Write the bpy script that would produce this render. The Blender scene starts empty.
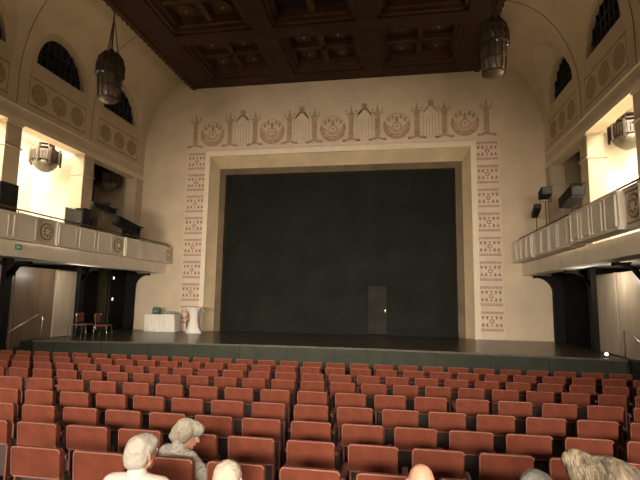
import bpy, bmesh, math, random
from mathutils import Vector, Matrix
random.seed(7)
PI = math.pi
SC = bpy.context.scene
COL = SC.collection
V = Vector

# ------------------------------------------------------------------ materials
def mat(name, rgb, rough=0.6, metal=0.0, var=0.12, scale=6.0, bump=0.0, bscale=40.0, spec=0.5, sheen=0.0, emit=None, estr=0.0, stretch=None, trans=0.0):
    m = bpy.data.materials.new(name); m.use_nodes = True
    nt = m.node_tree; b = nt.nodes['Principled BSDF']
    b.inputs['Roughness'].default_value = rough
    b.inputs['Metallic'].default_value = metal
    b.inputs['Specular IOR Level'].default_value = spec
    if sheen:
        b.inputs['Sheen Weight'].default_value = sheen
        b.inputs['Sheen Tint'].default_value = (1.0, 0.6, 0.45, 1)
    if trans:
        b.inputs['Transmission Weight'].default_value = trans
    tc = nt.nodes.new('ShaderNodeTexCoord')
    mp = nt.nodes.new('ShaderNodeMapping')
    nt.links.new(tc.outputs['Object'], mp.inputs['Vector'])
    if stretch: mp.inputs['Scale'].default_value = stretch
    n = nt.nodes.new('ShaderNodeTexNoise'); n.inputs['Scale'].default_value = scale; n.inputs['Detail'].default_value = 5
    nt.links.new(mp.outputs['Vector'], n.inputs['Vector'])
    r = nt.nodes.new('ShaderNodeValToRGB')
    r.color_ramp.elements[0].position = 0.3; r.color_ramp.elements[1].position = 0.7
    r.color_ramp.elements[0].color = tuple(max(0, c * (1 - var)) for c in rgb) + (1,)
    r.color_ramp.elements[1].color = tuple(min(1, c * (1 + var)) for c in rgb) + (1,)
    nt.links.new(n.outputs['Fac'], r.inputs['Fac'])
    nt.links.new(r.outputs['Color'], b.inputs['Base Color'])
    if bump:
        n2 = nt.nodes.new('ShaderNodeTexNoise'); n2.inputs['Scale'].default_value = bscale
        nt.links.new(mp.outputs['Vector'], n2.inputs['Vector'])
        bp = nt.nodes.new('ShaderNodeBump'); bp.inputs['Strength'].default_value = bump; bp.inputs['Distance'].default_value = 0.02
        nt.links.new(n2.outputs['Fac'], bp.inputs['Height']); nt.links.new(bp.outputs['Normal'], b.inputs['Normal'])
    if emit:
        b.inputs['Emission Color'].default_value = tuple(emit) + (1,); b.inputs['Emission Strength'].default_value = estr
    return m

M = {}
M['plaster'] = mat('warm_plaster', (0.64, 0.525, 0.38), 0.85, var=0.07, scale=1.3, bump=0.08, bscale=25)
M['plaster2'] = mat('parapet_plaster', (0.84, 0.75, 0.63), 0.8, var=0.06, scale=2.0, bump=0.06)
M['ochre'] = mat('ochre_pier', (0.49, 0.395, 0.29), 0.8, var=0.08, scale=3)
M['moulding'] = mat('pale_moulding', (0.78, 0.68, 0.52), 0.7, var=0.05, scale=3)
M['reveal'] = mat('tan_reveal', (0.60, 0.47, 0.30), 0.75, var=0.12, scale=1.2)
M['frame'] = mat('brown_frame', (0.12, 0.085, 0.045), 0.7, var=0.25, scale=1.5)
M['stencil'] = mat('red_brown_stencil', (0.36, 0.20, 0.14), 0.9, var=0.25, scale=9)
M['stencil2'] = mat('ochre_stencil', (0.44, 0.31, 0.19), 0.9, var=0.25, scale=9)
M['stencilred'] = mat('red_stencil', (0.46, 0.27, 0.18), 0.9, var=0.25, scale=9)
M['faded'] = mat('faded_stencil', (0.41, 0.275, 0.175), 0.9, var=0.25, scale=9)
M['band'] = mat('stencil_ground', (0.68, 0.56, 0.44), 0.85, var=0.07, scale=3)
M['ceil'] = mat('dark_timber_ceiling', (0.050, 0.027, 0.018), 0.7, var=0.2, scale=1.5, spec=0.15)
M['ceilbeam'] = mat('timber_beam', (0.075, 0.040, 0.022), 0.7, var=0.2, scale=2, stretch=(1, 0.2, 1), spec=0.15)
M['ceildark'] = mat('dark_vent', (0.006, 0.006, 0.012), 0.6)
M['gilt'] = mat('gilt_boss', (0.30, 0.22, 0.14), 0.45, metal=0.6)
M['iron'] = mat('iron_curtain', (0.012, 0.0135, 0.010), 0.8, var=0.3, scale=0.8, spec=0.12)
M['irondoor'] = mat('iron_curtain_door', (0.019, 0.019, 0.0135), 0.7, var=0.3, scale=1.5, spec=0.15)
M['stagefloor'] = mat('stage_boards', (0.035, 0.028, 0.021), 0.28, var=0.35, scale=3, stretch=(0.3, 4, 1), bump=0.03, bscale=20)
M['nosing'] = mat('stage_nosing', (0.16, 0.14, 0.10), 0.35, metal=0.3, var=0.2)
M['apron'] = mat('stage_front_panel', (0.028, 0.032, 0.021), 0.65, var=0.2, scale=2, spec=0.2)
M['floor'] = mat('dark_parquet', (0.008, 0.007, 0.008), 0.7, spec=0.15, var=0.3, scale=5, stretch=(4, 0.5, 1))
M['wood'] = mat('brown_panelling', (0.145, 0.10, 0.066), 0.36, var=0.22, scale=2.0, stretch=(3, 3, 0.3))
M['woodlight'] = mat('greyish_door_wood', (0.47, 0.40, 0.31), 0.38, var=0.12, scale=2.0, stretch=(3, 3, 0.3))
M['ebony'] = mat('ebony_pier', (0.010, 0.009, 0.009), 0.65, var=0.3, spec=0.12)
M['drape'] = mat('black_drape', (0.013, 0.012, 0.010), 0.9, var=0.3, scale=3, spec=0.08)
M['olive'] = mat('lit_wall_olive', (0.07, 0.068, 0.032), 0.9, var=0.2)  # wall seen lit through the drape gap, its light put into the colour
M['velvet'] = mat('rust_velvet', (0.096, 0.0255, 0.0135), 0.85, var=0.2, scale=7, sheen=0.03, bump=0.05, bscale=90, spec=0.1)
M['piping'] = mat('highlight_piping', (0.17, 0.062, 0.042), 0.6, var=0.15, scale=20, sheen=0.1)  # paler than the velvet, edge highlight put into the piping colour
M['seatunder'] = mat('seat_shell', (0.022, 0.009, 0.008), 0.7, var=0.2)
M['seatwood'] = mat('red_brown_beech', (0.12, 0.036, 0.022), 0.5, var=0.2, scale=5, stretch=(1, 1, 5))
M['black'] = mat('black_metal', (0.012, 0.012, 0.014), 0.45, var=0.2)
M['darkgrey'] = mat('dark_grey_case', (0.009, 0.009, 0.010), 0.6, var=0.2, spec=0.15)
M['glasslens'] = mat('lamp_lens', (0.03, 0.035, 0.03), 0.3, var=0.1)
M['steel'] = mat('polished_steel', (0.72, 0.68, 0.58), 0.25, metal=0.9, var=0.05)
M['brass'] = mat('aged_brass', (0.032, 0.020, 0.011), 0.55, metal=0.2, var=0.25)
M['bronze'] = mat('dark_bronze', (0.075, 0.048, 0.026), 0.5, metal=0.4, var=0.25)
M['lampglass'] = mat('smoky_lamp_glass', (0.16, 0.125, 0.08), 0.4, var=0.2, scale=8)
M['amber'] = mat('amber_lamp_glass', (0.11, 0.075, 0.042), 0.35, var=0.3, scale=5)
M['frost'] = mat('frosted_bowl', (0.11, 0.092, 0.065), 0.4, var=0.2, scale=8)
M['acrylic'] = mat('grey_acrylic', (0.45, 0.43, 0.38), 0.3, var=0.05)
M['night'] = mat('night_window_glass', (0.016, 0.021, 0.042), 0.2, var=0.4, scale=3)
M['bars'] = mat('window_bars', (0.012, 0.012, 0.016), 0.6)
M['linen'] = mat('white_linen', (0.80, 0.76, 0.68), 0.8, var=0.04, scale=4)
M['greenglass'] = mat('green_bottle_glass', (0.05, 0.17, 0.10), 0.12, var=0.2)
M['glass'] = mat('clear_tumbler', (0.50, 0.48, 0.42), 0.1, var=0.05)
M['redseat'] = mat('dark_red_chair_fabric', (0.13, 0.02, 0.014), 0.6, var=0.2)
M['signgreen'] = mat('exit_sign_green', (0.02, 0.16, 0.06), 0.4, emit=(0.02, 0.3, 0.1), estr=0.12)
M['signwhite'] = mat('exit_sign_white', (0.8, 0.85, 0.8), 0.4, emit=(0.8, 0.9, 0.8), estr=0.15)
M['lampwhite'] = mat('lit_lamp', (0.9, 0.85, 0.7), 0.4, emit=(1.0, 0.92, 0.75), estr=2)
M['rail'] = mat('brown_handrail', (0.085, 0.048, 0.026), 0.4, var=0.2)
M['gallery'] = mat('gallery_plaster', (0.80, 0.75, 0.64), 0.85, var=0.04)
M['grille'] = mat('dark_grille', (0.06, 0.045, 0.03), 0.6)
M['joint'] = mat('plaster_joint', (0.20, 0.13, 0.07), 0.9)

# ------------------------------------------------------------------ mesh helper
class MB:
    def __init__(s): s.bm = bmesh.new()
    def _mi(s, faces, mi):
        for f in faces: f.material_index = mi
    def box(s, x0, x1, y0, y1, z0, z1, mi=0):
        c = [(x, y, z) for z in (z0, z1) for (x, y) in ((x0, y0), (x1, y0), (x1, y1), (x0, y1))]
        v = [s.bm.verts.new(p) for p in c]
        fs = [s.bm.faces.new([v[i] for i in q]) for q in ((3, 2, 1, 0), (4, 5, 6, 7), (0, 1, 5, 4), (1, 2, 6, 5), (2, 3, 7, 6), (3, 0, 4, 7))]
        s._mi(fs, mi); return s
    def obox(s, c, half, rot=Matrix.Identity(3), mi=0):
        c = V(c); v = []
        for z in (-1, 1):
            for (x, y) in ((-1, -1), (1, -1), (1, 1), (-1, 1)):
                v.append(s.bm.verts.new(c + rot @ V((x * half[0], y * half[1], z * half[2]))))
        fs = [s.bm.faces.new([v[i] for i in q]) for q in ((3, 2, 1, 0), (4, 5, 6, 7), (0, 1, 5, 4), (1, 2, 6, 5), (2, 3, 7, 6), (3, 0, 4, 7))]
        s._mi(fs, mi); return s
    def prism(s, pts, off, mi=0):
        off = V(off); a = [s.bm.verts.new(V(p)) for p in pts]; b = [s.bm.verts.new(V(p) + off) for p in pts]
        n = len(pts); fs = [s.bm.faces.new(a[::-1]), s.bm.faces.new(b)]
        for i in range(n): fs.append(s.bm.faces.new((a[i], a[(i + 1) % n], b[(i + 1) % n], b[i])))
        s._mi(fs, mi); return s
    def quad(s, p, mi=0):
        f = s.bm.faces.new([s.bm.verts.new(V(q)) for q in p]); f.material_index = mi; return s
    def grid(s, rows, mi=0, closed=False):
        vs = [[s.bm.verts.new(V(p)) for p in r] for r in rows]
        n = len(rows[0])
        for i in range(len(rows) - 1):
            for j in range(n if closed else n - 1):
                f = s.bm.faces.new((vs[i][j], vs[i][(j + 1) % n], vs[i + 1][(j + 1) % n], vs[i + 1][j])); f.material_index = mi
        return vs
    def lathe(s, prof, c=(0, 0, 0), n=20, axis='z', mi=0):
        c = V(c); rows = []
        for (r, h) in prof:
            row = []
            for k in range(n):
                a = 2 * PI * k / n; x, y = max(r, 1e-4) * math.cos(a), max(r, 1e-4) * math.sin(a)
                p = {'z': (x, y, h), 'y': (x, h, y), 'x': (h, x, y)}[axis]
                row.append(c + V(p))
            rows.append(row)
        vs = s.grid(rows, mi, True)
        for r in (vs[0], vs[-1]):
            try: s.bm.faces.new(r).material_index = mi
            except ValueError: pass
        return s
    def tube(s, pts, r, n=8, mi=0):
        pts = [V(p) for p in pts]; rows = []
        for i, p in enumerate(pts):
            d = (pts[min(i + 1, len(pts) - 1)] - pts[max(i - 1, 0)]).normalized()
            u = d.cross(V((0, 0, 1)))
            if u.length < 1e-3: u = d.cross(V((1, 0, 0)))
            u.normalize(); w = d.cross(u)
            rows.append([p + (u * math.cos(2 * PI * k / n) + w * math.sin(2 * PI * k / n)) * r for k in range(n)])
        vs = s.grid(rows, mi, True)
        for q in (vs[0], vs[-1]): s.bm.faces.new(q).material_index = mi
        return s
    def ball(s, c, r, sc=(1, 1, 1), seg=16, mi=0):
        prof = [(r * math.sin(PI * i / (seg // 2)) * 1.0, -r * math.cos(PI * i / (seg // 2))) for i in range(seg // 2 + 1)]
        c = V(c); rows = []
        for (rr, h) in prof:
            rows.append([c + V((max(rr, 1e-4) * math.cos(2 * PI * k / seg) * sc[0], max(rr, 1e-4) * math.sin(2 * PI * k / seg) * sc[1], h * sc[2])) for k in range(seg)])
        vs = s.grid(rows, mi, True)
        for q in (vs[0], vs[-1]): s.bm.faces.new(q).material_index = mi
        return s
    def build(s, name, mats, parent=None, smooth=False, bevel=0, seg=2):
        bmesh.ops.recalc_face_normals(s.bm, faces=s.bm.faces)
        me = bpy.data.meshes.new(name); s.bm.to_mesh(me); s.bm.free()
        if not isinstance(mats, (list, tuple)): mats = [mats]
        for m in mats: me.materials.append(M[m] if isinstance(m, str) else m)
        if smooth:
            for p in me.polygons: p.use_smooth = True
        o = bpy.data.objects.new(name, me); COL.objects.link(o)
        if bevel:
            md = o.modifiers.new('bevel', 'BEVEL'); md.width = bevel; md.segments = seg; md.limit_method = 'ANGLE'
        if parent: o.parent = parent
        return o

def structure(o): o['kind'] = 'structure'; return o
def tag(o, label, cat, group=None):
    o['label'] = label; o['category'] = cat
    if group: o['group'] = group
    return o
def thing(name, loc, label, cat, group=None, rz=0):
    o = bpy.data.objects.new(name, None); COL.objects.link(o); o.location = loc; o.rotation_euler = (0, 0, rz); o.empty_display_size = 0.2
    return tag(o, label, cat, group)
def copy_tree(o, parent=None):
    c = o.copy(); COL.objects.link(c)
    if parent: c.parent = parent
    for ch in o.children: copy_tree(ch, c)
    return c

# ------------------------------------------------------------------ camera (hall axis = +y, hall centre x = 0)
CAM = V((2.92, 0, 2.37))
yaw, pit, rol = math.radians(9.765), math.radians(7.118), math.radians(0.8655)
F = V((-math.sin(yaw) * math.cos(pit), math.cos(yaw) * math.cos(pit), math.sin(pit)))
R0 = V((math.cos(yaw), math.sin(yaw), 0)); U0 = R0.cross(F)
Rr = math.cos(rol) * R0 + math.sin(rol) * U0; Ur = -math.sin(rol) * R0 + math.cos(rol) * U0
cd = bpy.data.cameras.new('camera'); cam = bpy.data.objects.new('camera', cd); COL.objects.link(cam)
mw = Matrix(((Rr.x, Ur.x, -F.x, CAM.x), (Rr.y, Ur.y, -F.y, CAM.y), (Rr.z, Ur.z, -F.z, CAM.z), (0, 0, 0, 1)))
cam.matrix_world = mw; cd.sensor_width = 36; cd.lens = 463.12 * 36 / 640; cd.clip_start = 0.05
SC.camera = cam
def pix(p):
    d = V(p) - CAM; z = d.dot(F)
    return (320 + 463.12 * d.dot(Rr) / z, 240 - 463.12 * d.dot(Ur) / z)

# ------------------------------------------------------------------ dimensions
YW = 20.5                      # stage wall plane
XL, XR = -9.5, 9.1             # side wall planes
WALLX = {-1: XL, 1: XR}
YB = -7.0                      # rear wall
ZC = 12.85                     # flat ceiling
ZG = 7.95                      # top of the gallery openings
ZS = 0.75                      # stage height
BAYC = [-4.15 + 3.75 * k for k in range(7)]   # bay centres ... 10.85, 14.6, 18.35
PIERY = [-2.28 + 3.75 * k for k in range(7)]  # ... 12.72, 16.47, 20.2

# floors: flat front stalls, then low platforms for the rear rows
mb = MB(); mb.box(-12.6, 12.6, YB, 20.5, -0.2, 0); structure(mb.build('floor', 'floor'))
def platform(y0, y1, z):
    b = MB(); b.box(-9.0, 8.7, y0, y1, 0.001, z); structure(b.build('floor_platform', 'floor'))
platform(5.0, 7.05, 0.165); platform(4.15, 5.0, 0.225); platform(3.32, 4.15, 0.29); platform(2.5, 3.32, 0.30); platform(YB + 0.01, 2.5, 0.40)

# stage wall with the proscenium opening
OX, OZ = 6.02, 9.05
mb = MB()
mb.box(-12.6, -OX, YW, YW + 0.5, 0, 13.4); mb.box(OX, 12.6, YW, YW + 0.5, 0, 13.4); mb.box(-OX, OX, YW, YW + 0.5, OZ, 13.4)
structure(mb.build('wall_front', 'plaster'))
# splayed tan reveal + brown inner frame
RX, RZ, YR = 5.72, 8.57, 21.0
IX, IZ, YI = 5.42, 8.27, 21.25
mb = MB()
mb.quad([(-OX, YW, ZS), (-OX, YW, OZ), (-RX, YR, RZ), (-RX, YR, ZS)])
mb.quad([(OX, YW, ZS), (OX, YW, OZ), (RX, YR, RZ), (RX, YR, ZS)])
mb.quad([(-OX, YW, OZ), (OX, YW, OZ), (RX, YR, RZ), (-RX, YR, RZ)])
structure(mb.build('wall_front_reveal', 'reveal'))
mb = MB()
mb.box(-6.4, -IX, YR, YI + 0.4, 0.5, 9.4); mb.box(IX, 6.4, YR, YI + 0.4, 0.5, 9.4); mb.box(-IX, IX, YR, YI + 0.4, IZ, 9.4)
structure(mb.build('trim_1', 'frame'))
mb = MB()                       # pale stepped moulding round the opening
for (a, b, d) in ((0.0, 0.13, 0.10), (0.13, 0.26, 0.05)):
    mb.box(-OX - b, -OX - a, YW - d, YW, ZS, OZ + b); mb.box(OX + a, OX + b, YW - d, YW, ZS, OZ + b)
    mb.box(-OX - a, OX + a, YW - d, YW, OZ + a, OZ + b)
structure(mb.build('trim_2', 'moulding', bevel=0.015))

# painted stencils -----------------------------------------------------------
def disc(mb, cx, cz, r, y, mi=0, n=14, sx=1.0, th=0.004):
    mb.prism([(cx + r * sx * math.cos(2 * PI * k / n), y, cz + r * math.sin(2 * PI * k / n)) for k in range(n)], (0, -th, 0), mi)
def ring(mb, cx, cz, r0, r1, y, mi=0, n=22, a0=0, a1=2 * PI, th=0.004):
    m = n
    for k in range(m):
        a, b = a0 + (a1 - a0) * k / m, a0 + (a1 - a0) * (k + 1) / m
        mb.prism([(cx + r0 * math.cos(a), y, cz + r0 * math.sin(a)), (cx + r1 * math.cos(a), y, cz + r1 * math.sin(a)), (cx + r1 * math.cos(b), y, cz + r1 * math.sin(b)), (cx + r0 * math.cos(b), y, cz + r0 * math.sin(b))], (0, -th, 0), mi)
def poly(mb, pts, y, mi=0, th=0.004): mb.prism([(p[0], y, p[1]) for p in pts], (0, -th, 0), mi)

def stencil_block(mb, cx, zt, w, h, y):
    hw = w / 2
    for s, zb in ((1, zt), (-1, zt - h)):
        poly(mb, [(cx - hw, zb), (cx + hw, zb), (cx + hw, zb - s * 0.035), (cx - hw, zb - s * 0.035)], y)
        for k in range(9):                     # scalloped border
            x = cx - hw + w * (k + 0.5) / 9
            poly(mb, [(x - 0.042, zb - s * 0.05), (x + 0.042, zb - s * 0.05), (x, zb - s * 0.125)], y)
        zr = zb - s * 0.245
        for x in (-0.36, -0.19, 0.19, 0.36):    # tulips
            poly(mb, [(cx + x - 0.062, zr + s * 0.075), (cx + x - 0.02, zr + s * 0.045), (cx + x, zr + s * 0.08), (cx + x + 0.02, zr + s * 0.045), (cx + x + 0.062, zr + s * 0.075), (cx + x + 0.035, zr - s * 0.05), (cx + x, zr - s * 0.085), (cx + x - 0.035, zr - s * 0.05)], y)
        poly(mb, [(cx - 0.05, zr + s * 0.06), (cx + 0.05, zr + s * 0.06), (cx, zr - s * 0.04)], y)
    cz = zt - h / 2
    ring(mb, cx, cz, 0.055, 0.10, y, n=14)
for i, sx in enumerate((-1, 1)):
    mb = MB(); cx = sx * 6.72
    mb.box(cx - 0.52, cx + 0.52, YW - 0.006, YW, ZS, 9.35, 1)
    for k in range(8): stencil_block(mb, cx, 9.25 - 1.05 * k, 0.92, 0.80, YW - 0.006)
    structure(mb.build('trim_%d' % (3 + i), ['stencil', 'band']))

mb = MB(); yy = YW
mb.box(-7.1, 7.05, YW - 0.003, YW, 9.42, 9.50, 2)
cxs = [-6.86, -5.10, -3.84, -2.15, -0.95, 0.77, 1.98, 3.75, 4.95, 6.74]
for x in cxs:                                    # obelisk columns
    poly(mb, [(x - 0.12, 9.72), (x + 0.12, 9.72), (x + 0.11, 10.85), (x - 0.11, 10.85)], yy, 1)
    poly(mb, [(x - 0.17, 10.72), (x + 0.17, 10.72), (x + 0.17, 10.80), (x - 0.17, 10.80)], yy - 0.004, 1)
    poly(mb, [(x - 0.30, 10.82), (x + 0.30, 10.82), (x + 0.26, 10.88), (x - 0.26, 10.88)], yy - 0.004, 1)
    poly(mb, [(x - 0.10, 10.85), (x + 0.10, 10.85), (x, 11.28)], yy, 1)
    for s in (-1, 1):
        disc(mb, x + s * 0.22, 10.98, 0.055, yy, 1, 8)
        poly(mb, [(x, 9.74), (x + s * 0.40, 9.56), (x + s * 0.30, 9.52), (x, 9.62)], yy, 0)
        disc(mb, x + s * 0.34, 9.585, 0.075, yy, 0, 8)
    for k in range(7): poly(mb, [(x - 0.115, 9.85 + 0.13 * k), (x + 0.115, 9.85 + 0.13 * k), (x + 0.115, 9.88 + 0.13 * k), (x - 0.115, 9.88 + 0.13 * k)], yy - 0.004, 0)
for x in (-5.98, -3.0, -0.08, 2.85, 5.83):       # roundels with flames
    z = 10.17
    ring(mb, x, z, 0.48, 0.58, yy, 0, a0=PI * 0.88, a1=PI * 2.12)
    ring(mb, x, z, 0.36, 0.46, yy, 1, a0=PI * 0.95, a1=PI * 2.05)
    ring(mb, x, z, 0.585, 0.615, yy, 1)
    ring(mb, x, z - 0.02, 0.16, 0.21, yy, 3); disc(mb, x, z - 0.02, 0.06, yy, 3, 10)
    for a in range(9):
        t = PI + PI * (a + 0.5) / 9
        disc(mb, x + 0.28 * math.cos(t), z + 0.28 * math.sin(t), 0.045, yy, 3, 8)
    for a, rr in ((-0.36, 0.32), (-0.19, 0.43), (0, 0.36), (0.19, 0.43), (0.36, 0.32)):
        poly(mb, [(x + a - 0.05, z + rr - 0.10), (x + a + 0.05, z + rr - 0.10), (x + a + 0.075, z + rr + 0.02), (x + a, z + rr + 0.13), (x + a - 0.075, z + rr + 0.02)], yy, 0)
    poly(mb, [(x - 0.03, z + 0.16), (x + 0.03, z + 0.16), (x + 0.09, z + 0.30), (x - 0.09, z + 0.30)], yy, 0)
for x in (-4.48, -1.57, 1.38, 4.36):             # banners with a laurel on top
    poly(mb, [(x - 0.36, 9.62), (x + 0.36, 9.62), (x + 0.36, 10.62), (x + 0.18, 10.95), (x - 0.18, 10.95), (x - 0.36, 10.62)], yy, 2)
    for a in (-0.34, -0.2, -0.07, 0.07, 0.2, 0.34): poly(mb, [(x + a - 0.012, 9.66), (x + a + 0.012, 9.66), (x + a + 0.012, 10.6), (x + a - 0.012, 10.6)], yy - 0.004, 1)
    ring(mb, x, 10.92, 0.13, 0.20, yy - 0.004, 1, 16, PI * -0.1, PI * 1.1); disc(mb, x, 11.20, 0.14, yy, 0, 10); ring(mb, x, 10.75, 0.26, 0.31, yy - 0.004, 1, 16, 0, PI)
    for s in (-1, 1): poly(mb, [(x + s * 0.36, 10.6), (x + s * 0.30, 10.85), (x + s * 0.18, 10.98), (x + s * 0.15, 10.90), (x + s * 0.24, 10.80)], yy - 0.004, 1)
structure(mb.build('trim_5', ['faded', 'stencil2', 'band', 'stencilred']))

# safety curtain --------------------------------------------------------------
t = thing('safety_curtain', (0, 21.3, ZS), 'huge black-green iron safety curtain closing the stage opening, small door set into it', 'curtain')
mb = MB(); mb.box(-IX - 0.05, 1.50, 0, 0.12, 0, IZ + 0.1 - ZS); mb.box(2.37, IX + 0.05, 0, 0.12, 0, IZ + 0.1 - ZS); mb.box(1.50, 2.37, 0, 0.12, 2.22, IZ + 0.1 - ZS)
for z in (2.5, 4.9): mb.box(-IX, IX, -0.008, 0, z, z + 0.03)
mb.build('panel', 'iron', t)
d = MB(); d.box(1.515, 2.355, 0.015, 0.10, 0.02, 2.205); dr = d.build('door', 'irondoor', t, bevel=0.01)
f = MB(); f.box(1.47, 1.51, -0.02, 0.0, 0, 2.25); f.box(2.36, 2.40, -0.02, 0.0, 0, 2.25); f.box(1.47, 2.40, -0.02, 0.0, 2.21, 2.25); f.build('door_frame', 'iron', t)
h = MB(); h.box(2.28, 2.30, -0.03, 0.015, 1.0, 1.14); h.tube([(2.29, -0.03, 1.07), (2.19, -0.03, 1.07)], 0.012); h.build('door_handle', 'steel', dr)
mb = MB(); mb.box(-6.5, 6.5, 21.65, 21.8, 0, 9.6); structure(mb.build('wall_stage_back', 'ebony'))

# stage ----------------------------------------------------------------------
def edge_y(x): return 15.58 - 0.0098 * (x - 0.3) ** 2
xs = [-9.7 + (9.3 + 9.7) * k / 40 for k in range(41)]
mb = MB()
for i in range(40):
    a, b = xs[i], xs[i + 1]
    mb.prism([(a, edge_y(a) - 0.04, ZS - 0.06), (b, edge_y(b) - 0.04, ZS - 0.06), (b, 21.64, ZS - 0.06), (a, 21.64, ZS - 0.06)], (0, 0, 0.06))
mb.box(-12.6, -9.7, 16.5, 20.5, ZS - 0.06, ZS); mb.box(9.3, 12.6, 16.5, 20.5, ZS - 0.06, ZS)
bmesh.ops.remove_doubles(mb.bm, verts=mb.bm.verts, dist=1e-4)
structure(mb.build('floor_stage', 'stagefloor'))
mb = MB()
for i in range(40):
    a, b = xs[i], xs[i + 1]
    mb.prism([(a, edge_y(a), 0), (b, edge_y(b), 0), (b, edge_y(b), ZS - 0.06), (a, edge_y(a), ZS - 0.06)], (0, 0.05, 0))
for k in range(12):
    x = -9.0 + 1.63 * k
    mb.box(x - 0.006, x + 0.006, edge_y(x) - 0.006, edge_y(x) + 0.02, 0, ZS - 0.06, 1)
mb.box(-9.72, -9.68, 14.6, 16.5, 0, ZS - 0.06); mb.box(9.28, 9.32, 14.72, 16.5, 0, ZS - 0.06)
structure(mb.build('wall_stage_front', ['apron', 'ebony']))
mb = MB(); mb.tube([(x, edge_y(x) - 0.045, ZS - 0.022) for x in xs], 0.022, 6); structure(mb.build('trim_6', 'nosing'))
# stage steps at both ends
for sx, x0, x1 in ((-1, -10.03, -9.72), (1, 9.34, 9.62)):
    mb = MB()
    for k in range(4): mb.box(x0, x1, 13.45 + 0.3 * k, 14.75 + (0.3 if k == 3 else 0), 0.185 * k, 0.185 * (k + 1) - 0.003)
    mb.box(x0, x1, 14.7, 16.5, 0, ZS - 0.001)
    structure(mb.build('floor_steps', 'apron'))
# hand rails
t = thing('stair_handrail', (-9.75, 13.45, 0.0), 'slim pale steel handrail beside the steps at the left end of the stage', 'handrail', 'stage step handrails')
mb = MB(); mb.tube([(0, 0.05, 0.19), (0, 0.05, 1.07), (0, 1.30, 1.64)], 0.022); mb.build('rail', 'steel', t, True)
mb = MB(); mb.tube([(0, 1.52, ZS), (0, 1.52, 1.55)], 0.022); mb.build('post', 'steel', t, True)
t = thing('stair_handrail', (9.42, 13.45, 0.0), 'slim pale steel handrail by the steps at the right end of the stage', 'handrail', 'stage step handrails')
mb = MB(); mb.tube([(0, 0.0, 0.19), (0, 0.0, 1.05), (0, 1.62, 1.56), (0, 1.69, 1.53), (0, 1.69, ZS)], 0.022); mb.build('rail', 'steel', t, True)

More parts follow.
